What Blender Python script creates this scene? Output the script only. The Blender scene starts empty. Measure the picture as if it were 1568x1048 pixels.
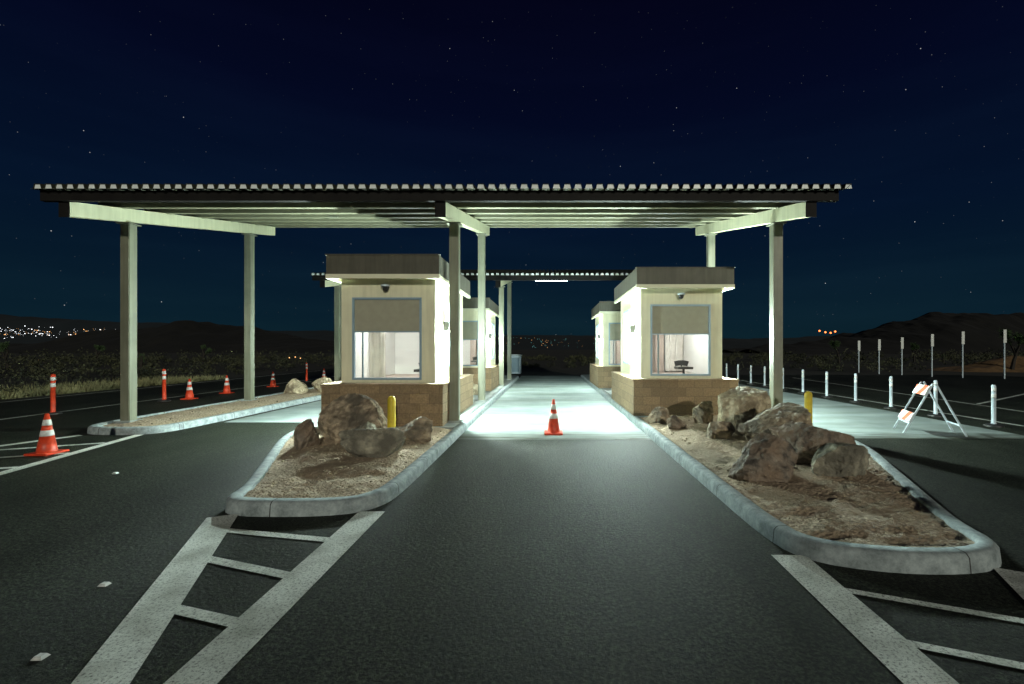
import bpy, bmesh, math, random
from mathutils import Vector, Matrix, noise
random.seed(7)
S=bpy.context.scene
COL=S.collection

# ---------------------------------------------------------------- materials
def nm(name):
    m=bpy.data.materials.new(name); m.use_nodes=True
    nt=m.node_tree; b=nt.nodes["Principled BSDF"]
    return m,nt,b
def mat(name,c1,c2=None,scale=5.0,rough=0.7,bump=0.0,bscale=None,metal=0.0,detail=6,spec=0.5,lo=0.35,hi=0.65,c3=None,s3=0.6,bd=.03,streak=0):
    m,nt,b=nm(name); N=nt.nodes; L=nt.links
    b.inputs["Roughness"].default_value=rough; b.inputs["Metallic"].default_value=metal
    b.inputs["Specular IOR Level"].default_value=spec
    if c2 is None: c2=tuple(x*0.8 for x in c1)
    geo=N.new("ShaderNodeNewGeometry")
    n=N.new("ShaderNodeTexNoise"); n.inputs["Scale"].default_value=scale; n.inputs["Detail"].default_value=detail
    L.new(geo.outputs["Position"],n.inputs["Vector"])
    r=N.new("ShaderNodeValToRGB"); r.color_ramp.elements[0].position=lo; r.color_ramp.elements[1].position=hi
    r.color_ramp.elements[0].color=(*c1,1); r.color_ramp.elements[1].color=(*c2,1)
    L.new(n.outputs["Fac"],r.inputs["Fac"])
    out=r.outputs["Color"]
    if c3:
        n3=N.new("ShaderNodeTexNoise"); n3.inputs["Scale"].default_value=s3; n3.inputs["Detail"].default_value=5
        L.new(geo.outputs["Position"],n3.inputs["Vector"])
        r3=N.new("ShaderNodeValToRGB"); r3.color_ramp.elements[0].position=.42; r3.color_ramp.elements[1].position=.62
        L.new(n3.outputs["Fac"],r3.inputs["Fac"])
        mx=N.new("ShaderNodeMixRGB"); mx.inputs[2].default_value=(*c3,1)
        L.new(r3.outputs["Color"],mx.inputs[0]); L.new(out,mx.inputs[1]); out=mx.outputs[0]
    if streak:
        mp=N.new("ShaderNodeMapping"); mp.inputs["Scale"].default_value=(9,9,.7); L.new(geo.outputs["Position"],mp.inputs[0])
        ns=N.new("ShaderNodeTexNoise"); ns.inputs["Scale"].default_value=1.5; ns.inputs["Detail"].default_value=6; L.new(mp.outputs[0],ns.inputs["Vector"])
        rs=N.new("ShaderNodeValToRGB"); rs.color_ramp.elements[0].position=.35; rs.color_ramp.elements[0].color=(1-streak,1-streak,1-streak*1.15,1); rs.color_ramp.elements[1].position=.62; rs.color_ramp.elements[1].color=(1,1,1,1)
        L.new(ns.outputs["Fac"],rs.inputs[0])
        ms=N.new("ShaderNodeMixRGB"); ms.blend_type='MULTIPLY'; ms.inputs[0].default_value=1; L.new(out,ms.inputs[1]); L.new(rs.outputs[0],ms.inputs[2]); out=ms.outputs[0]
    L.new(out,b.inputs["Base Color"])
    if bump:
        nb=N.new("ShaderNodeTexNoise"); nb.inputs["Scale"].default_value=bscale or scale*3; nb.inputs["Detail"].default_value=8
        L.new(geo.outputs["Position"],nb.inputs["Vector"])
        bp=N.new("ShaderNodeBump"); bp.inputs["Strength"].default_value=bump; bp.inputs["Distance"].default_value=bd
        L.new(nb.outputs["Fac"],bp.inputs["Height"]); L.new(bp.outputs["Normal"],b.inputs["Normal"])
    return m
def emis(name,c,s):
    m,nt,b=nm(name); b.inputs["Base Color"].default_value=(*c,1)
    b.inputs["Emission Color"].default_value=(*c,1); b.inputs["Emission Strength"].default_value=s
    return m

def asphalt_mat():
    m,nt,b=nm("asphalt"); N=nt.nodes; L=nt.links
    geo=N.new("ShaderNodeNewGeometry"); P=geo.outputs["Position"]
    f=N.new("ShaderNodeTexNoise"); f.inputs["Scale"].default_value=42; f.inputs["Detail"].default_value=8; f.inputs["Roughness"].default_value=.85; L.new(P,f.inputs["Vector"])
    r=N.new("ShaderNodeValToRGB"); r.color_ramp.elements[0].position=.46; r.color_ramp.elements[1].position=.72
    r.color_ramp.elements[0].color=(.006,.008,.0065,1); r.color_ramp.elements[1].color=(.17,.19,.14,1)
    L.new(f.outputs["Fac"],r.inputs[0])
    g=N.new("ShaderNodeTexNoise"); g.inputs["Scale"].default_value=.5; g.inputs["Detail"].default_value=9; g.inputs["Roughness"].default_value=.68
    mp=N.new("ShaderNodeMapping"); mp.inputs["Scale"].default_value=(1.8,.5,1); L.new(P,mp.inputs["Vector"]); L.new(mp.outputs[0],g.inputs["Vector"])
    r2=N.new("ShaderNodeValToRGB"); r2.color_ramp.elements[0].position=.3; r2.color_ramp.elements[1].position=.7
    r2.color_ramp.elements[0].color=(.2,.22,.2,1); r2.color_ramp.elements[1].color=(1.0,1.0,.95,1)
    L.new(g.outputs["Fac"],r2.inputs[0])
    mx=N.new("ShaderNodeMixRGB"); mx.blend_type='MULTIPLY'; mx.inputs[0].default_value=1
    L.new(r.outputs[0],mx.inputs[1]); L.new(r2.outputs[0],mx.inputs[2]); L.new(mx.outputs[0],b.inputs["Base Color"])
    n2=N.new("ShaderNodeTexNoise"); n2.inputs["Scale"].default_value=30; n2.inputs["Detail"].default_value=7; n2.inputs["Roughness"].default_value=.75; L.new(P,n2.inputs["Vector"])
    bp=N.new("ShaderNodeBump"); bp.inputs["Strength"].default_value=.95; bp.inputs["Distance"].default_value=.016
    L.new(n2.outputs["Fac"],bp.inputs["Height"]); L.new(bp.outputs[0],b.inputs["Normal"])
    b.inputs["Roughness"].default_value=.66; b.inputs["Specular IOR Level"].default_value=.16
    return m
M_ASPH=asphalt_mat()

def paint_mat():
    m,nt,b=nm("road_paint"); N=nt.nodes; L=nt.links
    geo=N.new("ShaderNodeNewGeometry"); P=geo.outputs["Position"]
    f=N.new("ShaderNodeTexNoise"); f.inputs["Scale"].default_value=55; f.inputs["Detail"].default_value=8; f.inputs["Roughness"].default_value=.8; L.new(P,f.inputs["Vector"])
    r=N.new("ShaderNodeValToRGB"); r.color_ramp.elements[0].position=.38; r.color_ramp.elements[1].position=.50
    r.color_ramp.elements[0].color=(.12,.13,.12,1); r.color_ramp.elements[1].color=(.85,.88,.82,1)
    L.new(f.outputs["Fac"],r.inputs[0])
    g=N.new("ShaderNodeTexNoise"); g.inputs["Scale"].default_value=3; g.inputs["Detail"].default_value=7; L.new(P,g.inputs["Vector"])
    rg=N.new("ShaderNodeValToRGB"); rg.color_ramp.elements[0].position=.3; rg.color_ramp.elements[1].position=.6; rg.color_ramp.elements[0].color=(.5,.5,.47,1)
    L.new(g.outputs["Fac"],rg.inputs[0])
    mx=N.new("ShaderNodeMixRGB"); mx.blend_type='MULTIPLY'; mx.inputs[0].default_value=1
    L.new(r.outputs[0],mx.inputs[1]); L.new(rg.outputs[0],mx.inputs[2]); L.new(mx.outputs[0],b.inputs["Base Color"])
    bp=N.new("ShaderNodeBump"); bp.inputs["Strength"].default_value=.5; bp.inputs["Distance"].default_value=.006
    L.new(f.outputs["Fac"],bp.inputs["Height"]); L.new(bp.outputs[0],b.inputs["Normal"])
    b.inputs["Roughness"].default_value=.7
    return m
M_PAINT=paint_mat()

def lane_conc():
    """broom-finished slab; sandy front edge, colour darkened to fade in the lit pool"""
    m,nt,b=nm("lane_concrete"); N=nt.nodes; L=nt.links
    geo=N.new("ShaderNodeNewGeometry"); P=geo.outputs["Position"]
    f=N.new("ShaderNodeTexNoise"); f.inputs["Scale"].default_value=1.4; f.inputs["Detail"].default_value=9; f.inputs["Roughness"].default_value=.6; L.new(P,f.inputs["Vector"])
    r=N.new("ShaderNodeValToRGB"); r.color_ramp.elements[0].position=.3; r.color_ramp.elements[1].position=.7
    r.color_ramp.elements[0].color=(.23,.28,.275,1); r.color_ramp.elements[1].color=(.34,.39,.38,1)
    L.new(f.outputs["Fac"],r.inputs[0])
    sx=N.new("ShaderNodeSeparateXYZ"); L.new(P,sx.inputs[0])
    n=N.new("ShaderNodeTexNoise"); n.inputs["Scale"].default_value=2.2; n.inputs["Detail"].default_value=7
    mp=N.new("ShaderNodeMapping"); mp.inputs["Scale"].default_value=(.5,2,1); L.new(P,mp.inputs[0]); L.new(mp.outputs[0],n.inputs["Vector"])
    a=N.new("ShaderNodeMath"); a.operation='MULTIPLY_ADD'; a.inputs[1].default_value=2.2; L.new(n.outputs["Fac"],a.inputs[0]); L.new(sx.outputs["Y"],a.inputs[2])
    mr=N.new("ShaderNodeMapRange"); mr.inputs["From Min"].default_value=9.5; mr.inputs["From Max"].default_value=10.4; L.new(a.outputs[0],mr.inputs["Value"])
    mx=N.new("ShaderNodeMixRGB"); mx.inputs[1].default_value=(.055,.052,.035,1); L.new(mr.outputs[0],mx.inputs[0]); L.new(r.outputs[0],mx.inputs[2])  # dark mix at the front: sand plus a painted soft edge of the light
    n4=N.new("ShaderNodeTexNoise"); n4.inputs["Scale"].default_value=.6; n4.inputs["Detail"].default_value=6; mp4=N.new("ShaderNodeMapping"); mp4.inputs["Scale"].default_value=(.4,1.6,1); L.new(P,mp4.inputs[0]); L.new(mp4.outputs[0],n4.inputs["Vector"])
    r4=N.new("ShaderNodeValToRGB"); r4.color_ramp.elements[0].position=.38; r4.color_ramp.elements[0].color=(.66,.66,.64,1); r4.color_ramp.elements[1].position=.58; L.new(n4.outputs["Fac"],r4.inputs[0])
    m4=N.new("ShaderNodeMixRGB"); m4.blend_type='MULTIPLY'; m4.inputs[0].default_value=1; L.new(mx.outputs[0],m4.inputs[1]); L.new(r4.outputs[0],m4.inputs[2])
    dv=N.new("ShaderNodeMath"); dv.operation='DIVIDE'; dv.inputs[1].default_value=3.0; L.new(sx.outputs["Y"],dv.inputs[0])
    fr=N.new("ShaderNodeMath"); fr.operation='FRACT'; L.new(dv.outputs[0],fr.inputs[0])
    gt=N.new("ShaderNodeMath"); gt.operation='GREATER_THAN'; gt.inputs[1].default_value=.006; L.new(fr.outputs[0],gt.inputs[0])
    m2=N.new("ShaderNodeMixRGB"); m2.inputs[1].default_value=(.06,.06,.055,1); L.new(gt.outputs[0],m2.inputs[0]); L.new(m4.outputs[0],m2.inputs[2])
    L.new(m2.outputs[0],b.inputs["Base Color"])
    nb=N.new("ShaderNodeTexNoise"); nb.inputs["Scale"].default_value=60; nb.inputs["Detail"].default_value=6; L.new(P,nb.inputs["Vector"])
    bp=N.new("ShaderNodeBump"); bp.inputs["Strength"].default_value=.4; bp.inputs["Distance"].default_value=.008; L.new(nb.outputs["Fac"],bp.inputs["Height"]); L.new(bp.outputs[0],b.inputs["Normal"])
    b.inputs["Roughness"].default_value=.75; b.inputs["Specular IOR Level"].default_value=.25
    return m
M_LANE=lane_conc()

def kerb_mat():
    m,nt,b=nm("kerb_concrete"); N=nt.nodes; L=nt.links
    geo=N.new("ShaderNodeNewGeometry"); P=geo.outputs["Position"]
    f=N.new("ShaderNodeTexNoise"); f.inputs["Scale"].default_value=7; f.inputs["Detail"].default_value=10; f.inputs["Roughness"].default_value=.75; L.new(P,f.inputs["Vector"])
    r=N.new("ShaderNodeValToRGB"); r.color_ramp.elements[0].position=.32; r.color_ramp.elements[1].position=.68
    r.color_ramp.elements[0].color=(.13,.16,.165,1); r.color_ramp.elements[1].color=(.44,.50,.51,1)
    L.new(f.outputs["Fac"],r.inputs[0])
    uv=N.new("ShaderNodeUVMap"); sx=N.new("ShaderNodeSeparateXYZ"); L.new(uv.outputs[0],sx.inputs[0])
    fr=N.new("ShaderNodeMath"); fr.operation='FRACT'; dv=N.new("ShaderNodeMath"); dv.operation='DIVIDE'; dv.inputs[1].default_value=1.5
    L.new(sx.outputs[0],dv.inputs[0]); L.new(dv.outputs[0],fr.inputs[0])
    lt=N.new("ShaderNodeMath"); lt.operation='GREATER_THAN'; lt.inputs[1].default_value=.007; L.new(fr.outputs[0],lt.inputs[0])
    mx=N.new("ShaderNodeMixRGB"); mx.inputs[1].default_value=(.04,.04,.04,1); L.new(lt.outputs[0],mx.inputs[0]); L.new(r.outputs[0],mx.inputs[2])
    L.new(mx.outputs[0],b.inputs["Base Color"])
    bp=N.new("ShaderNodeBump"); bp.inputs["Strength"].default_value=.6; bp.inputs["Distance"].default_value=.012
    L.new(f.outputs["Fac"],bp.inputs["Height"]); L.new(bp.outputs[0],b.inputs["Normal"])
    b.inputs["Roughness"].default_value=.85
    return m
M_KERB=kerb_mat()

def block_mat():
    m,nt,b=nm("masonry_block"); N=nt.nodes; L=nt.links
    tc=N.new("ShaderNodeUVMap")
    br=N.new("ShaderNodeTexBrick"); br.inputs["Scale"].default_value=1
    br.inputs["Brick Width"].default_value=.4; br.inputs["Row Height"].default_value=.2
    br.inputs["Mortar Size"].default_value=.006; br.inputs["Mortar Smooth"].default_value=.3
    br.inputs["Color1"].default_value=(.27,.19,.11,1); br.inputs["Color2"].default_value=(.19,.135,.08,1); br.inputs["Mortar"].default_value=(.14,.10,.065,1)
    L.new(tc.outputs[0],br.inputs["Vector"])
    n=N.new("ShaderNodeTexNoise"); n.inputs["Scale"].default_value=30; n.inputs["Detail"].default_value=8
    geo=N.new("ShaderNodeNewGeometry"); L.new(geo.outputs["Position"],n.inputs["Vector"])
    mx=N.new("ShaderNodeMixRGB"); mx.blend_type='OVERLAY'; mx.inputs[0].default_value=.6
    L.new(br.outputs["Color"],mx.inputs[1]); L.new(n.outputs["Fac"],mx.inputs[2]); L.new(mx.outputs[0],b.inputs["Base Color"])
    bp=N.new("ShaderNodeBump"); bp.inputs["Strength"].default_value=.5; bp.inputs["Distance"].default_value=.01; bp.invert=True
    L.new(br.outputs["Fac"],bp.inputs["Height"]); L.new(bp.outputs[0],b.inputs["Normal"])
    b.inputs["Roughness"].default_value=.9
    return m
M_BLOCK=block_mat()
M_CONC=mat("concrete_slab",(.24,.27,.26),(.32,.35,.34),2.5,.75,.25,40,c3=(.20,.22,.21),s3=1.1)
M_WALL=mat("stucco_wall",(.76,.73,.54),(.70,.67,.49),3,.85,.3,120,streak=.10)
M_FASC=mat("booth_fascia",(.095,.090,.066),(.078,.074,.055),4,.6,streak=.25)
M_SOFF=mat("soffit",(.74,.72,.54),(.70,.68,.50),4,.7)
M_POST=mat("steel_post_paint",(.20,.205,.15),(.165,.17,.125),3,.45,streak=.2)
M_BEAM=mat("steel_beam_paint",(.60,.60,.41),(.54,.54,.37),2,.5,streak=.12)
M_PURL=mat("purlin_paint",(.20,.20,.13),(.17,.17,.11),2,.55)
M_DARK=mat("steel_painted_shade",(.012,.011,.010),(.008,.007,.007),4,.7,spec=.2)  # near-black colour stands for shade on the canopy's front-facing steel
M_DECK=mat("metal_deck",(.055,.057,.038),(.045,.047,.032),3,.65,spec=.2)
M_RIB=mat("rib_light_white",(.9,.95,.93),(.8,.86,.85),8,.4)  # white colour stands for light showing through the deck ribs
M_FRAME=mat("window_frame",(.25,.36,.44),(.22,.32,.40),4,.4)
M_SHADE=mat("roller_shade",(.34,.33,.25),(.31,.30,.23),8,.8)
M_INT=mat("interior_wall",(.80,.79,.77),(.76,.75,.73),3,.8)
M_CURT=mat("curtain_fabric",(.78,.74,.69),(.66,.62,.58),6,.9)
M_INT2=mat("interior_panel",(.40,.32,.28),(.36,.29,.25),3,.7)
M_BLK=mat("black_plastic",(.02,.02,.02),(.03,.03,.03),10,.4)
M_ORNG=mat("orange_plastic",(.75,.065,.02),(.50,.045,.016),12,.45)
M_REFL=mat("reflective_white",(.75,.76,.74),(.55,.57,.55),14,.4)
M_WHT=mat("white_plastic",(.60,.70,.76),(.50,.58,.64),10,.45)
M_YEL=mat("yellow_paint",(.62,.47,.02),(.48,.36,.02),9,.5)
M_DIRT=mat("island_dirt",(.25,.19,.13),(.60,.47,.33),28,.95,1.0,30,c3=(.38,.29,.20),s3=2.2,bd=.05)
M_GROUND=mat("desert_ground",(.012,.013,.009),(.028,.027,.017),.8,.95,.5,6,c3=(.008,.009,.006),s3=.08)
M_HILL=mat("hill_rock",(.0008,.0012,.0012),(.009,.0085,.007),.16,.95,0,c3=(.0012,.0016,.0016),s3=.04)
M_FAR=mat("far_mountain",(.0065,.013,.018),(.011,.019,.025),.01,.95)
M_SCRUB=mat("scrub_leaf",(.010,.014,.008),(.085,.09,.04),1.2,.8,lo=.4,hi=.7)
M_GRASS=mat("dry_grass",(.32,.31,.15),(.10,.105,.05),.7,.8)
M_BARK=mat("joshua_bark",(.03,.025,.02),(.02,.016,.012),12,.9,.5)
M_YUC=mat("joshua_leaf",(.035,.075,.025),(.06,.10,.035),6,.7)
M_ALU=mat("aluminium",(.35,.38,.38),(.3,.32,.32),10,.4,metal=.3)
def rock_mat(name,a,b_,c):
    m=mat(name,a,b_,9,.85,1.0,11,c3=c,s3=3.2,detail=12,bd=.07); return m
M_RK=[rock_mat("boulder_brown",(.16,.12,.08),(.50,.40,.28),(.12,.10,.075)),
      rock_mat("boulder_tan",(.32,.26,.17),(.62,.53,.37),(.22,.175,.115)),
      rock_mat("boulder_dark",(.075,.064,.054),(.30,.245,.19),(.23,.165,.115)),
      rock_mat("boulder_grey",(.17,.16,.125),(.42,.385,.29),(.12,.11,.085))]
def glass():
    m=bpy.data.materials.new("window_glass"); m.use_nodes=True; nt=m.node_tree; nt.nodes.clear()
    o=nt.nodes.new("ShaderNodeOutputMaterial"); t=nt.nodes.new("ShaderNodeBsdfTransparent"); g=nt.nodes.new("ShaderNodeBsdfGlossy")
    t.inputs[0].default_value=(.9,.95,.93,1); g.inputs["Roughness"].default_value=.03
    mx=nt.nodes.new("ShaderNodeMixShader"); mx.inputs[0].default_value=.08
    nt.links.new(t.outputs[0],mx.inputs[1]); nt.links.new(g.outputs[0],mx.inputs[2]); nt.links.new(mx.outputs[0],o.inputs[0])
    return m
M_GLASS=glass()
M_LAMP=emis("lamp_lens",(.88,1.0,.96),12)

# ---------------------------------------------------------------- helpers
def empty(name,loc=(0,0,0)):
    e=bpy.data.objects.new(name,None); e.location=loc; COL.objects.link(e); e.empty_display_size=.2; return e
def finish(bm,name,mats,parent=None,smooth=False):
    me=bpy.data.meshes.new(name); bm.to_mesh(me); bm.free()
    if not isinstance(mats,(list,tuple)): mats=[mats]
    for m in mats: me.materials.append(m)
    if smooth:
        for p in me.polygons: p.use_smooth=True
    o=bpy.data.objects.new(name,me); COL.objects.link(o)
    if parent: o.parent=parent
    return o
def box(name,x0,x1,y0,y1,z0,z1,m,parent=None,bev=0.0,slope=0.0):
    """slope: z rise per metre of y"""
    bm=bmesh.new(); uvl=bm.loops.layers.uv.new("UVMap")
    r=bmesh.ops.create_cube(bm,size=1)
    for v in bm.verts:
        v.co=Vector(((x0+x1)/2+v.co.x*(x1-x0),(y0+y1)/2+v.co.y*(y1-y0),(z0+z1)/2+v.co.z*(z1-z0)))
        v.co.z+=slope*(v.co.y-y0)
    for f in bm.faces:
        f.normal_update(); n=f.normal
        for l in f.loops:
            c=l.vert.co
            if abs(n.z)>.6: l[uvl].uv=(c.x,c.y)
            elif abs(n.y)>.6: l[uvl].uv=(c.x,c.z)
            else: l[uvl].uv=(c.y,c.z)
    if bev>0: bmesh.ops.bevel(bm,geom=bm.edges[:],offset=bev,segments=2,affect='EDGES')
    return finish(bm,name,m,parent)
def bar(bm,p0,p1,w,t,mi=0,up=Vector((0,0,1))):
    p0=Vector(p0);p1=Vector(p1); d=(p1-p0); ln=d.length; d.normalize()
    if abs(d.dot(up))>.95: up=Vector((1,0,0))
    s=d.cross(up).normalized(); u=s.cross(d)
    vs=[]
    for a in (p0,p1):
        for i,j in((-1,-1),(1,-1),(1,1),(-1,1)): vs.append(bm.verts.new(a+s*w/2*i+u*t/2*j))
    for q in ((3,2,1,0),(4,5,6,7),(0,1,5,4),(1,2,6,5),(2,3,7,6),(3,0,4,7)):
        f=bm.faces.new([vs[k] for k in q]); f.material_index=mi
def lathe(bm,prof,cx,cy,seg=20,mi=None):
    rings=[]
    for r,z in prof:
        rings.append([bm.verts.new((cx+r*math.cos(2*math.pi*i/seg),cy+r*math.sin(2*math.pi*i/seg),z)) for i in range(seg)])
    for k in range(len(rings)-1):
        for i in range(seg):
            f=bm.faces.new((rings[k][i],rings[k][(i+1)%seg],rings[k+1][(i+1)%seg],rings[k+1][i]))
            f.material_index=(mi[k] if mi else 0); f.smooth=True
    f=bm.faces.new(rings[-1]); f.material_index=(mi[-1] if mi else 0)
def sheet(name,pts,z,m,parent=None):
    bm=bmesh.new(); bm.faces.new([bm.verts.new((x,y,z)) for x,y in pts]); bm.normal_update()
    for f in bm.faces:
        if f.normal.z<0: f.normal_flip()
    return finish(bm,name,m,parent)
def stripes(name,segs,z=.018):
    bm=bmesh.new()
    for (x0,y0,x1,y1,w) in segs:
        d=Vector((x1-x0,y1-y0,0)); n=Vector((-d.y,d.x,0)).normalized()*w/2
        a=Vector((x0,y0,z));b=Vector((x1,y1,z))
        f=bm.faces.new([bm.verts.new(p) for p in (a-n,b-n,b+n,a+n)]); f.normal_update()
        if f.normal.z<0: f.normal_flip()
    return finish(bm,name,M_PAINT)

# ---------------------------------------------------------------- ground, road
bm=bmesh.new()
bmesh.ops.create_grid(bm,x_segments=40,y_segments=40,size=4000)
finish(bm,"ground",M_GROUND)
sheet("asphalt_road",[(-13.4,-8),(34,-8),(34,24),(27,30),(2.6,30),(-2.4,30),(-14,34),(-14.4,60),(-19,90),(-23,90),(-19,40),(-18,14),(-24,4),(-30,-8)],.006,M_ASPH)
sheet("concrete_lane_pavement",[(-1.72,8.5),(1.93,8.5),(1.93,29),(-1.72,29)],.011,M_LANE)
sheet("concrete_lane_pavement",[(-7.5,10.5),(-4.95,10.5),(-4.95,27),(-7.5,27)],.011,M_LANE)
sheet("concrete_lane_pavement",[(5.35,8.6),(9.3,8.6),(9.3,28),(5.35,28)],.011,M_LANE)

stripes("road_marking",[(-3.29,4.60,-1.9,1.5,.27),(-1.83,4.72,-1.79,1.2,.27),(1.96,3.72,1.90,1.2,.28),(3.55,3.45,2.4,1.2,.28)])
stripes("road_marking",[(-3.1,4.26,-1.9,4.02,.09),(-2.85,3.70,-1.9,3.38,.09),(-2.5,2.98,-1.9,2.80,.09),(2.0,3.22,3.2,2.72,.07),(2.0,2.64,2.95,2.25,.07)],.013)
stripes("road_marking",[(-8.05,8.95,-7.2,5.2,.16),(-9.15,8.9,-10.6,5.2,.16)])
stripes("road_marking",[(-8.0,8.2,-9.25,7.6,.1),(-7.8,7.4,-9.5,6.7,.1),(-7.6,6.5,-9.8,5.9,.1)],.013)
stripes("road_marking",[(-13.1,9,-13.3,32,.1),(-17.3,12,-18,36,.1)])
stripes("road_marking",[(10.4,9,10.4,27,.1)],.018)
for k,sg in enumerate([(12.5,9,14.5,27,.1),(14,7.5,26,15.5,.1),(12.9,10.5,27,19.5,.1),(13.2,14,26,22.5,.1),(10.6,8,22,6.5,.1),(9.2,5.5,20,9.6,.1)]):
    stripes("road_marking",[sg],.010+.0015*k)
for (x,y) in((-3.19,3.27),(-2.79,2.5),(-5.9,6.2)):
    bm=bmesh.new(); r=bmesh.ops.create_cube(bm,size=1)
    for v in r['verts']:
        k=.6 if v.co.z>0 else 1
        v.co=Vector((x+v.co.x*.06*k,y+v.co.y*.05*k,.014+v.co.z*.016))
    finish(bm,"raised_pavement_marker",M_REFL)

def kerb(name,poly,w=.15,h=.15,smooth_it=2,closed=True):
    P=[Vector((x,y)) for x,y in poly]
    for _ in range(smooth_it):
        Q=[]
        n=len(P)
        for i in range(n):
            a=P[i];b=P[(i+1)%n]
            if (b-a).length>1.2:
                k=.25/(b-a).length
                Q+= [a.lerp(b,k),b.lerp(a,k)]
            else: Q+=[a.lerp(b,.25),a.lerp(b,.75)]
        P=Q
    area=sum(P[i].x*P[(i+1)%len(P)].y-P[(i+1)%len(P)].x*P[i].y for i in range(len(P)))
    sg=1 if area>0 else -1
    D=[]
    for i in range(len(P)):
        a=P[i];b=P[(i+1)%len(P)]; k=max(1,int((b-a).length/.5))
        for j in range(k): D.append(a.lerp(b,j/k))
    P=D; n=len(P)
    prof=[(0,0),(.012,h-.03),(.035,h-.006),(.05,h),(w-.012,h),(w,h-.02),(w,.02)]
    bm=bmesh.new(); uvl=bm.loops.layers.uv.new("UVMap")
    rows=[];arc=[0]
    for i in range(n):
        t=(P[(i+1)%n]-P[i-1]).normalized(); nn=Vector((-t.y,t.x))*sg
        rows.append([bm.verts.new((P[i].x+nn.x*o,P[i].y+nn.y*o,z+ .004*noise.noise(Vector((P[i].x*2,P[i].y*2,z*9))))) for o,z in prof])
        arc.append(arc[-1]+(P[(i+1)%n]-P[i]).length)
    for i in range(n):
        A=rows[i];B=rows[(i+1)%n]
        for k in range(len(prof)-1):
            f=bm.faces.new((A[k],B[k],B[k+1],A[k+1])); f.smooth=True
            for l in f.loops:
                l[uvl].uv=(arc[i] if l.vert in A else arc[i+1],k)
    bmesh.ops.recalc_face_normals(bm,faces=bm.faces[:])
    return finish(bm,name,M_KERB),P
def inside(p,P):
    c=False;n=len(P);x,y=p
    for i in range(n):
        a=P[i];b=P[(i+1)%n]
        if (a.y>y)!=(b.y>y) and x<(b.x-a.x)*(y-a.y)/(b.y-a.y)+a.x: c=not c
    return c
def pdist(x,y,P):
    m=9; q=Vector((x,y))
    for i in range(len(P)):
        a=P[i];b=P[(i+1)%len(P)]; ab=b-a; t=max(0,min(1,(q-a).dot(ab)/max(ab.length_squared,1e-9)))
        m=min(m,(q-a-ab*t).length)
    return m
def dirt(name,P,ymax,res=.045,base=.11):
    xs=[p.x for p in P]; ys=[p.y for p in P]
    x0,x1,y0,y1=min(xs),max(xs),min(ys),min(max(ys),ymax)
    nx=int((x1-x0)/res)+1; ny=int((y1-y0)/res)+1
    bm=bmesh.new(); g={}
    for i in range(nx+1):
        for j in range(ny+1):
            x=x0+i*res;y=y0+j*res
            if inside((x,y),P):
                d=pdist(x,y,P)
                if d>.05:
                    z=base+.04*min(1,max(0,d-.12)/.5)+.04*noise.noise(Vector((x*1.6,y*2.6,3)))*min(1,d*2)+.03*noise.noise(Vector((x*5,y*8,1)))*min(1,d*4)+.016*noise.noise(Vector((x*15,y*17,5)))*min(1,d*5)
                    g[i,j]=bm.verts.new((x,y,z))
    for (i,j),v in list(g.items()):
        if (i+1,j) in g and (i,j+1) in g and (i+1,j+1) in g:
            bm.faces.new((v,g[i+1,j],g[i+1,j+1],g[i,j+1]))
    return finish(bm,name,M_DIRT,smooth=True)
LI=[(-1.72,5.5),(-1.76,4.95),(-2.05,4.62),(-3.05,4.58),(-3.42,4.72),(-3.5,5.2),(-4.75,8.0),(-4.95,8.8),(-4.95,27),(-1.72,27)]
RI=[(1.93,4.2),(2.02,3.65),(2.6,3.42),(3.3,3.42),(3.66,3.62),(3.74,4.1),(5.1,7.1),(5.35,8),(5.35,28),(1.93,28)]
OI=[(-7.7,9.8),(-7.8,9.15),(-8.3,8.95),(-9.1,9.0),(-9.45,9.3),(-9.6,10.2),(-9.7,27),(-7.5,27)]
_,PL=kerb("kerb",LI); _,PR=kerb("kerb",RI); _,PO=kerb("kerb",OI)
dirt("island_soil",PL,9.3); dirt("island_soil",PR,10.8); dirt("island_soil",PO,27,.1)
box("sidewalk",-4.79,-1.88,9.05,26.8,.03,.147,M_CONC)
box("sidewalk",2.09,5.19,10.5,27.8,.03,.147,M_CONC)

bm=bmesh.new()
for P,ym in((PL,9),(PR,10.3),(PO,26)):
    xs=[p.x for p in P]; ys=[p.y for p in P]; c=0
    while c<520:
        x=random.uniform(min(xs),max(xs)); y=random.uniform(min(ys),ym)
        c+=1
        if not inside((x,y),P) or pdist(x,y,P)<.2: continue
        r=.006+.02*random.random()**2.5
        res=bmesh.ops.create_icosphere(bm,subdivisions=1,radius=r)
        for v in res['verts']:
            v.co=Vector((v.co.x*random.uniform(.8,1.3),v.co.y,v.co.z*.7))+Vector((x,y,.155))
finish(bm,"gravel",M_RK[1])

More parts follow.
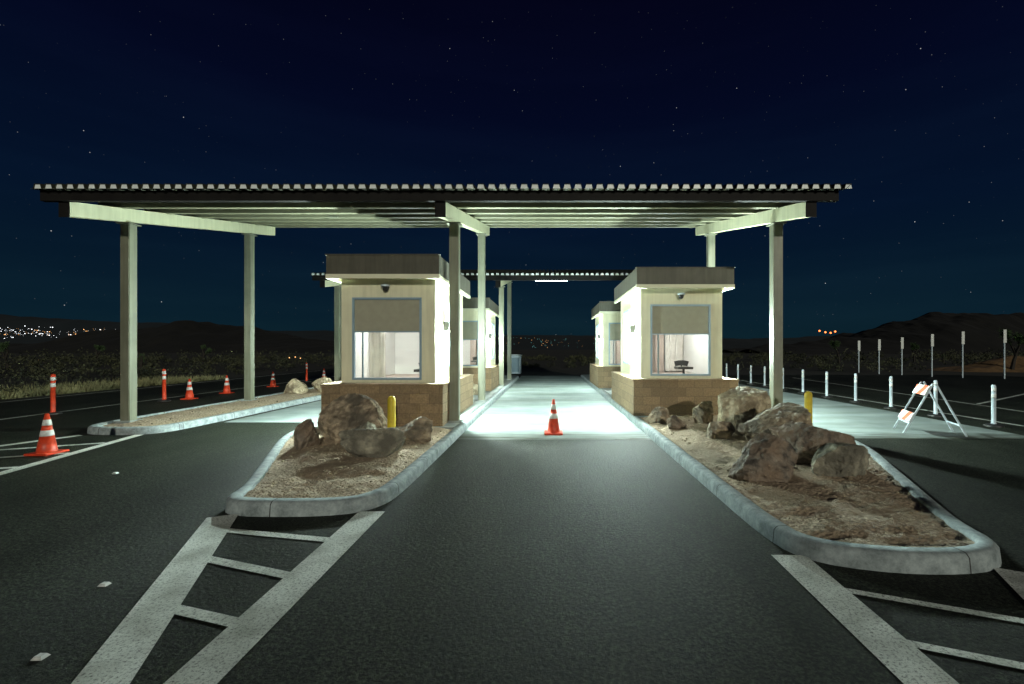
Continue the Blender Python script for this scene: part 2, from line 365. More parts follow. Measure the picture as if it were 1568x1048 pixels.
# ---------------------------------------------------------------- boulders
def boulder(x,y,w,dp,h,m,seed,rot=0,base=.12):
    rnd=random.Random(seed)
    bm=bmesh.new(); bmesh.ops.create_icosphere(bm,subdivisions=6,radius=1)
    planes=[]
    for k in range(20):
        n=Vector((rnd.gauss(0,1),rnd.gauss(0,1),rnd.gauss(0,.9))).normalized(); planes.append((n,rnd.uniform(.45,.84)))
    off=Vector((seed*3.1,seed*1.7,0))
    for v in bm.verts:
        c=v.co.copy()
        c*=1+.18*noise.noise(c*1.1+off)
        for n,d in planes:
            t=c.dot(n)
            if t>d: c-=n*(t-d)*.985
        rid=1-abs(noise.noise(c*3.1+off))*2
        c+=c.normalized()*(.05*noise.noise(c*2.6+off)-.05*max(0,rid-.75)*4*.5+.03*noise.noise(c*7+off)+.017*noise.noise(c*16+off)+.009*noise.noise(c*34+off))
        v.co=c
    zs=[v.co.z for v in bm.verts]; xs=[v.co.x for v in bm.verts]; ys=[v.co.y for v in bm.verts]
    sx=w/(max(xs)-min(xs)); sy=dp/(max(ys)-min(ys)); sz=(h*1.3)/(max(zs)-min(zs)); zt=max(zs)
    for v in bm.verts: v.co=Vector((v.co.x*sx,v.co.y*sy,(v.co.z-zt)*sz))
    R=Matrix.Rotation(rot,4,'Z')
    for v in bm.verts: v.co=R@v.co+Vector((x,y,base+h))
    o=finish(bm,"boulder",m,smooth=True)
    return o
B=M_RK
boulder(-3.28,8.05,1.25,.9,.80,B[0],1)
boulder(-3.90,7.3,.40,.40,.46,B[2],2)
boulder(-2.60,6.75,.95,.6,.44,B[3],3,.2)
boulder(-2.30,7.75,.68,.6,.42,B[0],4)
boulder(-2.95,7.35,.55,.5,.42,B[3],15)
boulder(3.75,8.7,1.08,.9,.86,B[1],5)
boulder(3.75,7.35,1.25,.9,.70,B[0],6)
boulder(2.62,5.55,.85,.6,.54,B[2],7,.3)
boulder(3.62,6.3,1.0,.7,.58,B[2],8)
boulder(3.68,5.75,.78,.5,.40,B[3],9)
boulder(3.30,9.6,.42,.4,.50,B[0],10)
boulder(2.38,9.7,.48,.4,.36,B[0],11)
boulder(2.52,9.0,.42,.4,.28,B[2],12)
boulder(3.0,8.0,.5,.4,.32,B[0],16)
boulder(-8.9,16.0,.8,.7,.55,B[1],13); boulder(-8.2,16.6,.8,.7,.6,B[1],14); boulder(-8.3,19.5,1.1,.8,.75,B[1],17)
boulder(-2.6,15.6,.5,.4,.4,B[1],18,base=.147)

# ---------------------------------------------------------------- canopy
SL=.194
def canopy(yo,fix):
    root=empty("canopy",(0,0,0)); 
    beams=[-9.04,-2.02,4.90]
    yb0,yb1=8.5+yo,14.9+yo
    for k,x in enumerate(beams):
        box("rafter_beam_%d"%k,x-.09,x+.09,yb0,yb1,4.18,4.46,M_BEAM,root,0,SL)
        box("beam_end_shade_%d"%k,x-.1,x+.1,yb0-.012,yb0-.002,4.165,4.475,M_DARK,root)  # thin dark plate added to paint the beam's front face as shaded
        for y in (9.8+yo,13.75+yo):
            zt=4.18+SL*(y-yb0)
            box("post",x-.1,x+.1,y-.1,y+.1,.14,zt-.02-SL*.1,M_POST,root,.012)
            box("post_cap_plate",x-.15,x+.15,y-.15,y+.15,zt-.055,zt-.035,M_POST,root,0)
            box("post_base_plate",x-.17,x+.17,y-.17,y+.17,.10,.172,M_CONC,root,.01)
    X0,X1=-9.43,5.39
    npur=7
    for i in range(npur):
        y=8.42+yo+i*(6.50/(npur-1)); zb=4.46+SL*(y-yb0)+.004
        m=M_DARK if i==0 else M_PURL  # front purlin coloured near-black for its unlit outer face
        bm=bmesh.new()
        for (a0,a1,b0,b1) in((0,.012,0,.19),(.013,.10,0,.012),(.013,.10,.178,.19)):
            r=bmesh.ops.create_cube(bm,size=1)
            for v in r['verts']: v.co=Vector(((X0+X1)/2+v.co.x*(X1-X0-.04),y+(a0+a1)/2+v.co.y*(a1-a0),zb+(b0+b1)/2+v.co.z*(b1-b0)))
        finish(bm,"purlin_%d"%i,m,root)
    pitch=.197; hh=.092; prof=[]
    x=X0
    ribs=[]
    while x<X1-.01:
        prof+=[(x,0),(x+.045,0),(x+.07,hh),(x+.172,hh)]
        ribs.append(x+.045); x+=pitch
    prof.append((min(x,X1+.03),0))
    bm=bmesh.new(); th=.006
    y0,y1=8.28+yo,15.1+yo
    za=lambda y:4.658+SL*(y-yb0)
    def V(px,pz,y): return bm.verts.new((px,y,za(y)+pz))
    a=[V(p[0],p[1]+th,y0) for p in prof]; b=[V(p[0],p[1]+th,y1) for p in prof]
    c=[V(p[0],p[1],y0) for p in prof]; d=[V(p[0],p[1],y1) for p in prof]
    for i in range(len(prof)-1):
        bm.faces.new((a[i],a[i+1],b[i+1],b[i])); bm.faces.new((c[i+1],c[i],d[i],d[i+1]))
        bm.faces.new((a[i+1],a[i],c[i],c[i+1])); bm.faces.new((b[i],b[i+1],d[i+1],d[i]))
    bmesh.ops.recalc_face_normals(bm,faces=bm.faces[:])
    finish(bm,"corrugated_deck",M_DECK,root)
    bm=bmesh.new()
    for rx in ribs:
        z=za(y0+.02)
        q=[(rx+.008,.012),(rx+.145,.012),(rx+.125,hh-.003),(rx+.027,hh-.003)]
        A=[bm.verts.new((p[0],y0+.02,z+p[1])) for p in q]; Bq=[bm.verts.new((p[0],y0+.026,z+p[1])) for p in q]
        bm.faces.new(A); bm.faces.new(Bq[::-1])
        for i in range(4): bm.faces.new((A[i],A[i-1],Bq[i-1],Bq[i]))
    bmesh.ops.recalc_face_normals(bm,faces=bm.faces[:])
    finish(bm,"rib_light_plates",M_RIB,root)  # white plates added in place of the light seen under the ribs
    for x in(-5.3,1.5):
        y=11.2+yo; z=4.46+SL*(y-yb0)
        box("junction_box",x-.12,x+.12,y-.05,y+.05,z-.05,z-.004,M_POST,root,.01)
    if fix:
        y=10.3+yo; z=4.46+SL*(y-yb0)
        box("light_fixture",-.6,.85,y-.1,y+.1,z-.08,z-.01,M_WHT,root,.01)
        box("light_lens",-.58,.83,y-.085,y+.085,z-.1,z-.082,M_LAMP,root)
        l=bpy.data.lights.new("canopy_lamp","AREA"); l.shape='RECTANGLE'; l.size=1.4; l.size_y=.15; l.energy=40; l.color=(.85,1,.96)
        o=bpy.data.objects.new("canopy_lamp",l); o.location=(.12,y,z-.13); COL.objects.link(o); o.parent=root
canopy(0,False); canopy(9.7,True)

# ---------------------------------------------------------------- booths
def booth(cx,yf,lane,ein,eout):
    root=empty("toll_booth")
    dp=3.7; z0=.148
    box("masonry_base",cx-1.22,cx+1.22,yf,yf+dp,z0,.955,M_BLOCK,root,.004)
    box("base_cap",cx-1.24,cx+1.24,yf-.02,yf+dp+.02,.957,1.0,M_BLOCK,root,.008)
    wy=yf+.36; wb=yf+dp-.3; x0=cx-.98; x1=cx+.98; zt=3.2; t=.13
    wx0=cx-.75; wx1=cx+.70; wz0=1.06; wz1=2.78
    box("wall_front_l",x0,wx0,wy,wy+t,1.001,zt,M_WALL,root)
    box("wall_front_r",wx1,x1,wy,wy+t,1.001,zt,M_WALL,root)
    box("wall_front_top",wx0,wx1,wy,wy+t,wz1,zt,M_WALL,root)
    box("wall_front_sill",wx0,wx1,wy,wy+t,1.001,wz0,M_WALL,root)
    box("wall_side_l",x0,x0+t,wy+t,wb,1.001,zt,M_WALL,root)
    box("wall_side_r",x1-t,x1,wy+t,wb,1.001,zt,M_WALL,root)
    box("wall_back",x0+t,x1-t,wb-t,wb,1.001,zt,M_INT,root)
    box("floor",x0+t,x1-t,wy+t,wb-t,1.002,1.02,M_INT2,root)
    box("ceiling",x0+t,x1-t,wy+t,wb-t,3.0,3.05,M_INT,root)
    for s,a,b in(("l",x0+t+.001,x0+t+.012),("r",x1-t-.012,x1-t-.001)):
        box("interior_lining_"+s,a,b,wy+t,wb-t,1.03,2.99,M_INT,root)
    f=.045; fy0=wy-.02; fy1=wy+.05; mz=2.08
    box("window_frame_l",wx0,wx0+f,fy0,fy1,wz0,wz1,M_FRAME,root,.004)
    box("window_frame_r",wx1-f,wx1,fy0,fy1,wz0,wz1,M_FRAME,root,.004)
    box("window_frame_top",wx0+f,wx1-f,fy0,fy1,wz1-f,wz1,M_FRAME,root,.004)
    box("window_frame_bot",wx0+f,wx1-f,fy0,fy1,wz0,wz0+f,M_FRAME,root,.004)
    box("window_shade",wx0+f,wx1-f,wy+.01,wy+.03,mz,wz1-f-.001,M_SHADE,root)
    box("shade_bar",wx0+f,wx1-f,wy-.005,wy+.035,mz-.03,mz-.001,M_FRAME,root,.003)
    box("window_glass",wx0+f,wx1-f,wy+.015,wy+.021,wz0+f,mz-.031,M_GLASS,root)
    box("window_mullion",wx0+f+.14,wx0+f+.17,wy+.03,wy+.06,wz0+f,mz-.031,M_FRAME,root,.003)
    box("roof_fascia_front",cx-1.14,cx+1.14,wy-.32,wy-.28,3.22,3.6,M_FASC,root)
    box("roof_fascia_back",cx-1.14,cx+1.14,wb+.24,wb+.28,3.22,3.6,M_FASC,root)
    box("roof_fascia_l",cx-1.14,cx-1.10,wy-.28,wb+.24,3.22,3.6,M_FASC,root)
    box("roof_fascia_r",cx+1.10,cx+1.14,wy-.28,wb+.24,3.22,3.6,M_FASC,root)
    box("roof_coping_front",cx-1.16,cx+1.16,wy-.34,wy-.26,3.602,3.62,M_FASC,root)
    box("soffit",cx-1.10,cx+1.10,wy-.28,wb+.24,3.202,3.24,M_SOFF,root)
    box("soffit_trim",cx-1.15,cx+1.15,wy-.33,wy-.26,3.13,3.218,M_SOFF,root)
    for sx in(-1,1):
        a,b=sorted((cx+sx*1.15,cx+sx*1.08)); box("soffit_trim_side",a,b,wy-.258,wb+.28,3.13,3.2,M_SOFF,root)
    box("roof_slab",cx-1.10,cx+1.10,wy-.28,wb+.24,3.40,3.5,M_FASC,root)
    bm=bmesh.new(); lathe(bm,[(.02,0),(.05,.02),(.065,.06),(.07,.09),(.075,.1),(.075,.13)],cx-.03,wy-.07,16)
    o=finish(bm,"camera_dome",M_BLK,root); o.location.z=2.9
    bm=bmesh.new(); lathe(bm,[(.085,2.995),(.09,3.01),(.09,3.03),(.03,3.05)],cx-.03,wy-.09,16); finish(bm,"camera_housing",M_WHT,root)
    for s in(-1,1):
        wx=x1 if s>0 else x0
        def sb(n,d0,d1,ya,yb,za,zb,m):
            a,b=sorted((wx+s*d0,wx+s*d1)); return box(n,a,b,ya,yb,za,zb,m,root,.003)
        sb("service_window_shade",.004,.012,wy+1.25,wy+2.15,1.35,2.72,M_SHADE)
        sb("service_window_frame_a",.004,.05,wy+1.2,wy+1.25,1.3,2.77,M_FRAME)
        sb("service_window_frame_b",.004,.05,wy+2.15,wy+2.2,1.3,2.77,M_FRAME)
        sb("service_window_frame_c",.004,.05,wy+1.25,wy+2.15,2.72,2.77,M_FRAME)
        sb("service_window_frame_d",.004,.07,wy+1.25,wy+2.15,1.3,1.35,M_FRAME)
        sy=wy+.8
        sb("wall_lamp_body",.004,.13,sy-.08,sy+.08,2.12,2.32,M_BLK)
        sb("wall_lamp_lens",.02,.12,sy-.07,sy+.07,2.085,2.118,M_LAMP)
        l=bpy.data.lights.new("wall_lamp","POINT"); l.energy=ein if s==lane else eout; l.color=(.80,1,.93); l.shadow_soft_size=.06
        o=bpy.data.objects.new("wall_lamp",l); o.location=(wx+s*.20,sy,2.03); COL.objects.link(o); o.parent=root
    iy=wb-t
    box("cabinet",cx-.05,cx+.2,iy-.45,iy-.02,1.03,2.6,M_INT2,root,.01)
    def curtain(n,xa,xb,yy,za,zb):
        bm=bmesh.new(); k=60; A=[];Bq=[]
        for i in range(k+1):
            x=xa+(xb-xa)*i/k; y=yy+.022*math.sin(i*1.1)+.008*math.sin(i*2.7)
            A.append(bm.verts.new((x,y,za))); Bq.append(bm.verts.new((x,y,zb)))
        for i in range(k): bm.faces.new((A[i],A[i+1],Bq[i+1],Bq[i]))
        finish(bm,n,M_CURT,root,True)
    curtain("curtain_a",cx+.28,x1-t-.03,iy-.3,1.05,2.9); curtain("curtain_b",x0+t+.03,cx-.45,wy+1.1,1.05,2.9)
    box("counter",x0+t+.02,x1-t-.02,wy+t+.02,wy+t+.4,1.04,1.07,M_INT2,root)
    bm=bmesh.new()
    chx,chy=cx+.42,wy+1.25
    for (a,b,w_,tt) in(((chx-.2,chy,1.2),(chx+.2,chy,1.2),.4,.06),):
        bar(bm,a,b,w_,tt)
    for k in range(8):
        t0=-.18+.36*k/8; t1=-.18+.36*(k+1)/8
        z0_=1.40-.9*t0*t0; z1_=1.40-.9*t1*t1
        bar(bm,(chx+t0,chy+.2,z0_-.07),(chx+t1,chy+.2,z1_-.07),.04,.14)
    bar(bm,(chx,chy,1.03),(chx,chy,1.18),.05,.05)
    bar(bm,(chx,chy+.2,1.2),(chx,chy+.2,1.35),.05,.03)
    finish(bm,"office_chair",M_BLK,root)
    l=bpy.data.lights.new("interior_lamp","AREA"); l.shape='RECTANGLE'; l.size=.9; l.size_y=.5; l.energy=74; l.color=(1,.97,.95)
    o=bpy.data.objects.new("interior_lamp",l); o.location=(cx,wy+1.0,2.97); COL.objects.link(o); o.parent=root
    box("interior_lamp_fixture",cx-.46,cx+.46,wy+.7,wy+1.3,2.975,2.998,M_WHT,root)
booth(-3.35,9.15,1,1150,1250); booth(3.2,10.6,-1,1150,1900); booth(-3.35,16.9,1,480,600); booth(3.2,18.2,-1,480,800)

# ---------------------------------------------------------------- bollards, cones, delineators
def bollard(x,y,base=.13):
    bm=bmesh.new(); r=.07
    lathe(bm,[(r,base-.05),(r,base+.66),(r*.96,base+.70),(r*.7,base+.735),(.01,base+.75)],x,y,20)
    return finish(bm,"yellow_bollard",M_YEL)
bollard(-2.76,8.0); bollard(5.08,8.9)
def cone(x,y,h=.7):
    bm=bmesh.new()
    r=bmesh.ops.create_cube(bm,size=1)
    for v in r['verts']: v.co=Vector((x+v.co.x*.36,y+v.co.y*.36,.03+v.co.z*.035))
    bmesh.ops.bevel(bm,geom=bm.edges[:],offset=.008,segments=1,affect='EDGES')
    for f in bm.faces: f.material_index=0
    k=h/.7
    z=[.05,.06,.32,.321,.42,.421,.50,.501,.60,.601,.70]
    def rad(q): return .125-(q-.06)/.64*.10
    prof=[(.14,.045)]+[(rad(q)+(.003 if q in(.321,.42,.501,.60) else 0),q*k) for q in z[1:]]
    mi=[0,0,0,1,0,0,0,1,0,0,0]
    lathe(bm,prof,x,y,24,mi)
    return finish(bm,"traffic_cone",[M_ORNG,M_REFL,M_BLK])
cone(.1,9.1); cone(-8.1,7.35,.66); cone(-12.15,15.4); cone(-12.3,17.4); cone(-12.35,20.4); cone(-11.7,23.7)
def delin(x,y,h,body,band,name,r=.04):
    bm=bmesh.new()
    prof=[(.17,.008),(.17,.03),(.13,.055),(r+.01,.06),(r,.1),(r,h*.68),(r+.002,h*.681),(r+.002,h*.78),(r,h*.781),(r,h*.84),(r+.002,h*.841),(r+.002,h*.93),(r,h*.931),(r,h-.03),(r*.6,h)]
    mi=[2,2,2,0,0,0,1,0,0,0,1,0,0,0,0]
    lathe(bm,prof,x,y,16,mi)
    return finish(bm,name,[body,band,M_BLK])
delin(-12.9,11.85,1.05,M_ORNG,M_REFL,"orange_delineator_post",.05)
delin(-12.5,14.8,1.06,M_ORNG,M_REFL,"orange_delineator_post",.05)
delin(-12.6,23.7,1.0,M_ORNG,M_REFL,"orange_delineator_post",.05)
for d in(10.0,11.5,13.0,14.5,16,17.5,19,20.6,22,23.5,25,26.5):
    delin(9.78,d,.92,M_WHT,M_REFL,"white_delineator_post",.04)
for o,t,d in((698,30,26),(634,27,27),(587,23,28),(541,18,30),(506,15,31),(475,13,33)):
    x=o*d/697; zt=1.7+t*d/697
    bm=bmesh.new()
    bar(bm,(x,d,0),(x,d,zt-.5),.05,.05,0); bar(bm,(x,d-.04,zt-.75),(x,d-.04,zt),.17,.014,1,up=Vector((0,1,0)))
    finish(bm,"marker_post",[M_WHT,M_REFL])

def stripemat():
    m,nt,b=nm("barricade_sheeting"); N=nt.nodes;L=nt.links
    uv=N.new("ShaderNodeUVMap"); w=N.new("ShaderNodeTexWave"); w.bands_direction='DIAGONAL'; w.inputs["Scale"].default_value=1.2
    r=N.new("ShaderNodeValToRGB"); r.color_ramp.interpolation='CONSTANT'; r.color_ramp.elements[0].color=(.75,.75,.72,1); r.color_ramp.elements[1].color=(.75,.14,.06,1); r.color_ramp.elements[1].position=.66
    L.new(uv.outputs[0],w.inputs[0]); L.new(w.outputs["Fac"],r.inputs[0]); L.new(r.outputs[0],b.inputs["Base Color"]); b.inputs["Roughness"].default_value=.4
    return m
M_BAR=stripemat()
root=empty("folding_barricade",(7.72,9.25,0)); root.rotation_euler=(0,0,math.radians(68))
bm=bmesh.new(); H=1.02; hw=.3; sp=.5
for sx in(-1,1):
    for s in(-1,1):
        bar(bm,(sx*hw,s*.02,H),(sx*(hw+.0),s*sp,0.012),.028,.03)
for s in(-1,1):
    bar(bm,(-hw,s*.40,.22),(hw,s*.40,.22),.025,.025)
finish(bm,"legs",M_WHT,root)
for s in(-1,1):
    for n,zc,hh in(("board_top",.88,.19),("board_low",.34,.17)):
        if s<0: continue
        bm=bmesh.new(); uvl=bm.loops.layers.uv.new("UVMap")
        def pt(x,z,o): 
            yy=s*(.02+(H-z)/(H)*(sp-.02)); return (x,yy+s*(.025+o),z)
        q=[(-hw-.03,zc-hh/2),(hw+.03,zc-hh/2),(hw+.03,zc+hh/2),(-hw-.03,zc+hh/2)]
        A=[bm.verts.new(pt(a,b,0)) for a,b in q]; Bv=[bm.verts.new(pt(a,b,.02)) for a,b in q]
        fs=[bm.faces.new(A),bm.faces.new(Bv[::-1])]+[bm.faces.new((A[i],A[i-1],Bv[i-1],Bv[i])) for i in range(4)]
        for f in bm.faces:
            for l in f.loops: l[uvl].uv=(l.vert.co.x,l.vert.co.z)
        bmesh.ops.recalc_face_normals(bm,faces=bm.faces[:])
        finish(bm,n,M_BAR,root)

root=empty("utility_kiosk")
box("body",-2.6,-1.9,31,32,.02,1.25,M_WHT,root,.02); box("cap",-2.68,-1.82,30.92,32.08,1.252,1.34,M_ALU,root,.01); box("door",-2.5,-2.0,30.98,30.998,.15,1.1,M_FRAME,root,.004)

# ---------------------------------------------------------------- hills
def ridge(name,pts,d,depth,m,nseg=260,amp=1.0,ns=.02):
    def crest(x):
        for (a,za),(b,zb) in zip(pts[:-1],pts[1:]):
            if a<=x<=b:
                t=(x-a)/(b-a); t=t*t*(3-2*t); return za+(zb-za)*t
        return 0
    x0,x1=pts[0][0],pts[-1][0]; ny=26
    bm=bmesh.new(); rows=[]
    for j in range(ny+1):
        v=j/ny; prof=math.sin(math.pi*v)**1.0
        row=[]
        for i in range(nseg+1):
            x=x0+(x1-x0)*i/nseg; y=d+(v-.5)*depth
            n=noise.fractal(Vector((x*ns,y*ns,d)),1.0,2.0,6)
            z=crest(x)*prof*(1+.12*n)+amp*n*prof-.3
            row.append(bm.verts.new((x,y,z)))
        rows.append(row)
    for j in range(ny):
        for i in range(nseg): bm.faces.new((rows[j][i],rows[j][i+1],rows[j+1][i+1],rows[j+1][i]))
    return finish(bm,name,m,smooth=False)
def wx(px,d): return (px-840)/697*d
def wz(py,d): return 1.7+(535-py)/697*d
def rp(d,l): return [(wx(a,d),max(.5,wz(b,d))) for a,b in l]
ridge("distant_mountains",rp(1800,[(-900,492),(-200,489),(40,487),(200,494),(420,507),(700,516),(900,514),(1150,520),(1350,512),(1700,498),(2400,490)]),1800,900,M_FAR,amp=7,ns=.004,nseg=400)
ridge("hill",rp(260,[(-700,524),(-200,526),(150,526),(205,508),(262,500),(318,496),(372,503),(440,517),(560,526),(720,533)]),260,120,M_HILL,amp=2.2,ns=.035,nseg=420)
ridge("hill",rp(200,[(1130,534),(1230,527),(1300,516),(1345,500),(1385,488),(1450,481),(1505,483),(1550,492),(1600,502),(1700,510),(2300,512)]),200,100,M_HILL,amp=1.8,ns=.04,nseg=420)
def mound(name,pts,d,dp,m): return ridge(name,pts,d,dp,m,nseg=60,amp=.12,ns=.4)
M_MOUND=mat("embankment_soil",(.12,.07,.03),(.19,.11,.045),3,.95,.6,8)
mound("dirt_embankment",[(29.5,.1),(33,.7),(38,1.4),(46,1.6),(56,.5)],36,7,M_MOUND)

bm=bmesh.new()
def lightspot(bm,x,y,z,r,mi):
    res=bmesh.ops.create_icosphere(bm,subdivisions=1,radius=r)
    fs=set()
    for v in res['verts']:
        v.co+=Vector((x,y,z))
        for f in v.link_faces: fs.add(f)
    for f in fs: f.material_index=mi
for i in range(330):
    d=1250; px=random.choice((random.gauss(35,30),random.gauss(150,25),random.uniform(-200,200))); py=509+random.gauss(0,3.6)+.01*px
    lightspot(bm,wx(px,d),d,wz(py,d),.22+.95*random.random()**2.2,0 if random.random()<.7 else 1)
for i in range(60):
    d=1250; px=random.gauss(835,32); py=random.uniform(517,533)
    lightspot(bm,wx(px,d),d,wz(py,d),random.uniform(.25,.6),2 if random.random()<.6 else 1)
for i in range(30):
    d=1250; px=random.uniform(380,480) ; py=random.uniform(520,531)
    lightspot(bm,wx(px,d),d,wz(py,d),random.uniform(.3,.7),1)
for px,py in((443,548),(452,547),(460,549),(312,572),(60,566)):
    d=60; lightspot(bm,wx(px,d),d,max(.3,wz(py,d)),.07,1)
finish(bm,"city_lights",[emis("light_white",(.9,.95,1),3.0),emis("light_amber",(1,.5,.18),2.4),emis("light_teal",(.3,.9,.9),.9)])
bm=bmesh.new()
for px,py in((1255,507),(1264,509),(1272,510),(1279,508)):
    lightspot(bm,wx(px,700),700,wz(py,700),1.5,0)
finish(bm,"hilltop_lights",[emis("light_orange",(1,.22,.05),3.5)])

# ---------------------------------------------------------------- vegetation
def scrub(name,n,region,hmin,hmax,m,leaf=.09,k=60):
    bm=bmesh.new()
    for _ in range(n):
        x,y=region()
        h=random.uniform(hmin,hmax)*random.choice((.6,1,1.25)); w=h*random.uniform(.6,1.0)
        for _ in range(k):
            a=random.uniform(0,6.28); r=math.sqrt(random.random())*w; zz=random.random()**.7*h*(1-.5*(r/w)**2)
            c=Vector((x+math.cos(a)*r,y+math.sin(a)*r,zz))
            u=Vector((random.gauss(0,1),random.gauss(0,1),random.gauss(.6,1))).normalized()*leaf*random.uniform(.6,1.8)*(1+y*.02)
            v=u.cross(Vector((random.gauss(0,1),random.gauss(0,1),random.gauss(0,1)))).normalized()*leaf*.35*(1+y*.02)
            bm.faces.new([bm.verts.new(p) for p in (c-v,c+u*.5-v*.3,c+u,c+v)])
    return finish(bm,name,m)
def regL():
    y=random.uniform(13,75); return (random.uniform(-18.6-y*.05-y*1.3,-18.8-.04*y),y)
def regR():
    y=random.uniform(33,95); return (random.uniform(8,28+y*1.2),y)
def regC():
    y=random.uniform(36,90); return (random.uniform(-12,10),y)
scrub("desert_scrub",420,regL,.4,1.5,M_SCRUB)
scrub("desert_scrub",380,regR,.4,1.6,M_SCRUB)
scrub("desert_scrub",110,regC,.3,.8,M_SCRUB)
bm=bmesh.new()
for _ in range(6500):
    y=random.uniform(9,26); x=-18.4-random.random()**1.9*4 - (0 if y>14 else (14-y)*.6)
    h=random.uniform(.08,.32); a=random.uniform(0,6.28); dx=math.cos(a)*.02; dy=math.sin(a)*.02; lx=random.gauss(0,.1); ly=random.gauss(0,.1)
    bm.faces.new([bm.verts.new(p) for p in((x-dx,y-dy,0),(x+dx,y+dy,0),(x+lx,y+ly,h))])
finish(bm,"dry_grass",M_GRASS)

def joshua(x,y,h,seed):
    rnd=random.Random(seed); root=empty("joshua_tree")
    bm=bmesh.new(); lf=bmesh.new()
    def limb(p,d,ln,r,lv):
        n=4; prev=None; q=p.copy()
        for i in range(n+1):
            rr=r*(1-.35*i/n); s=d.orthogonal().normalized(); u=d.cross(s)
            ring=[bm.verts.new(q+(s*math.cos(t*1.047)+u*math.sin(t*1.047))*rr) for t in range(6)]
            if prev:
                for k in range(6): bm.faces.new((prev[k],prev[(k+1)%6],ring[(k+1)%6],ring[k]))
            prev=ring
            if i<n:
                q=q+d*ln/n; d=(d+Vector((rnd.gauss(0,.08),rnd.gauss(0,.08),.07))).normalized()
        if lv==0 or rnd.random()<.15:
            for _ in range(110):
                v=Vector((rnd.gauss(0,1),rnd.gauss(0,1),rnd.gauss(.4,1))).normalized(); c=q-d*rnd.uniform(0,.45)*h/3
                e=c+v*rnd.uniform(.2,.36)*h/3.2; w=v.orthogonal().normalized()*.018*h/2
                lf.faces.new([lf.verts.new(a) for a in(c-w,c+w,e)])
        else:
            for _ in range(rnd.choice((2,3))):
                nd=(d+Vector((rnd.gauss(0,.7),rnd.gauss(0,.7),rnd.uniform(0,.4)))).normalized()
                limb(q,nd,ln*rnd.uniform(.55,.8),r*.65,lv-1)
    limb(Vector((x,y,-.05)),Vector((0,0,1)),h*.38,h*.05,3)
    finish(bm,"trunk",M_BARK,root); finish(lf,"leaves",M_YUC,root)
joshua(wx(215,38),38,3.2,1); joshua(wx(1550,34),34,3.4,2); joshua(wx(1285,52),52,3.2,3); joshua(wx(1400,60),60,2.6,4); joshua(wx(12,40),40,2.4,5)
joshua(wx(150,55),55,2.6,6); joshua(wx(1445,56),56,2.8,7); joshua(wx(310,60),60,2.6,8)

# ---------------------------------------------------------------- world
w=bpy.data.worlds.new("World"); S.world=w; w.use_nodes=True; nt=w.node_tree; N=nt.nodes; L=nt.links
bg=N["Background"]; tc=N.new("ShaderNodeTexCoord")
sx=N.new("ShaderNodeSeparateXYZ"); L.new(tc.outputs["Generated"],sx.inputs[0])
rp_=N.new("ShaderNodeValToRGB"); cr=rp_.color_ramp
cr.elements[0].position=0; cr.elements[0].color=(.0032,.0150,.0225,1)
cr.elements[1].position=1; cr.elements[1].color=(.0008,.0007,.005,1)
for p,c in((.06,(.0027,.0132,.0245,1)),(.25,(.0014,.0066,.0220,1)),(.45,(.0011,.0028,.0150,1)),(.62,(.0010,.0013,.009,1))):
    e=cr.elements.new(p); e.color=c
L.new(sx.outputs["Z"],rp_.inputs[0])
mp=N.new("ShaderNodeMapping"); mp.inputs["Scale"].default_value=(1.2,1.2,10); L.new(tc.outputs["Generated"],mp.inputs[0])
cn=N.new("ShaderNodeTexNoise"); cn.inputs["Scale"].default_value=1.3; cn.inputs["Detail"].default_value=5; L.new(mp.outputs[0],cn.inputs["Vector"])
cr2=N.new("ShaderNodeValToRGB"); cr2.color_ramp.elements[0].position=.45; cr2.color_ramp.elements[0].color=(.95,.95,.95,1); cr2.color_ramp.elements[1].position=.8; cr2.color_ramp.elements[1].color=(1.6,1.35,1.2,1)
L.new(cn.outputs["Fac"],cr2.inputs[0])
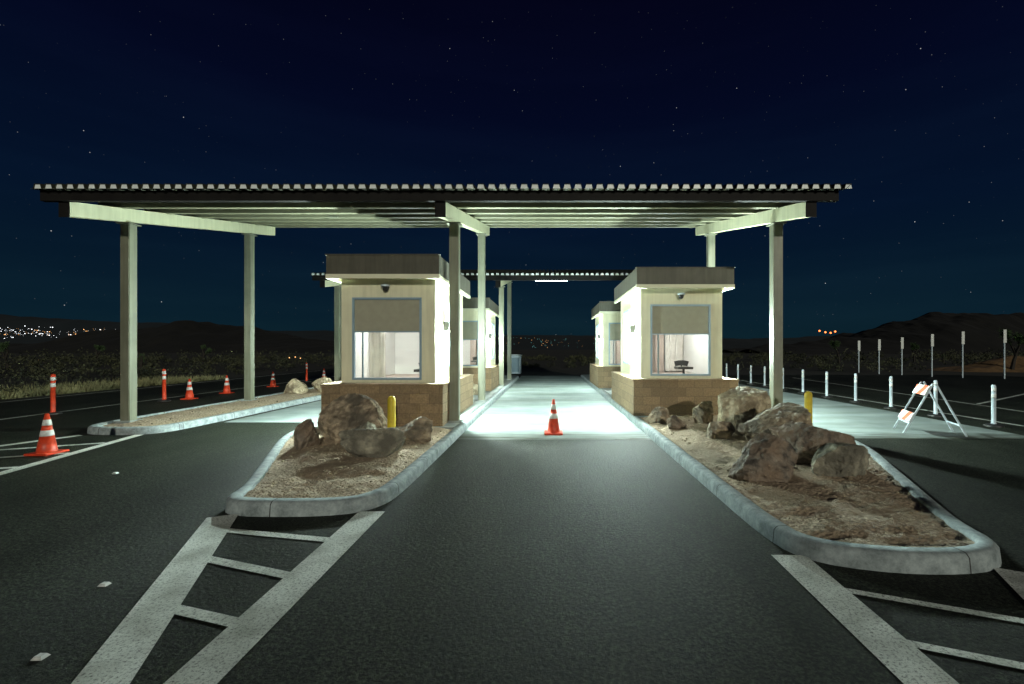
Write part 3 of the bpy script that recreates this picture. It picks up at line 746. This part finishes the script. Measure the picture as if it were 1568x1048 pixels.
mm=N.new("ShaderNodeMixRGB"); mm.blend_type='MULTIPLY'; mm.inputs[0].default_value=1; L.new(rp_.outputs[0],mm.inputs[1]); L.new(cr2.outputs[0],mm.inputs[2])
def stars(scale,r0,r1,power,gain,src):
    vo=N.new("ShaderNodeTexVoronoi"); vo.inputs["Scale"].default_value=scale; L.new(tc.outputs["Generated"],vo.inputs["Vector"])
    mr=N.new("ShaderNodeMapRange"); mr.inputs["From Min"].default_value=r0; mr.inputs["From Max"].default_value=r1; L.new(vo.outputs["Distance"],mr.inputs["Value"])
    sc=N.new("ShaderNodeSeparateColor"); L.new(vo.outputs["Color"],sc.inputs[0])
    pw=N.new("ShaderNodeMath"); pw.operation='POWER'; pw.inputs[1].default_value=power; L.new(sc.outputs[0],pw.inputs[0])
    mu=N.new("ShaderNodeMath"); mu.operation='MULTIPLY'; L.new(mr.outputs[0],mu.inputs[0]); L.new(pw.outputs[0],mu.inputs[1])
    m2=N.new("ShaderNodeMath"); m2.operation='MULTIPLY'; m2.inputs[1].default_value=gain; L.new(mu.outputs[0],m2.inputs[0])
    ad=N.new("ShaderNodeMixRGB"); ad.blend_type='ADD'; ad.inputs[0].default_value=1; L.new(src,ad.inputs[1]); L.new(m2.outputs[0],ad.inputs[2])
    return ad.outputs[0]
o1=stars(62,.05,.02,9,1.0,mm.outputs[0])
o2=stars(120,.07,.02,5,.28,o1)
L.new(o2,bg.inputs[0]); bg.inputs[1].default_value=1.0

l=bpy.data.lights.new("moon","SUN"); l.energy=1.25; l.angle=math.radians(1.0); l.color=(1,.98,.82)
o=bpy.data.objects.new("moon",l); COL.objects.link(o)
dirv=Vector((-.28,.92,-math.tan(math.radians(14))))
o.rotation_euler=dirv.to_track_quat('-Z','Y').to_euler()

c=bpy.data.cameras.new("camera"); c.lens=16; c.sensor_width=36; c.shift_x=-56/1568; c.shift_y=11/1568; c.clip_end=9000; c.clip_start=.05
co=bpy.data.objects.new("camera",c); co.location=(0,0,1.7); co.rotation_euler=(math.radians(90),0,0); COL.objects.link(co); S.camera=co
S.view_settings.view_transform='Standard'; S.view_settings.look='None'; S.view_settings.exposure=0
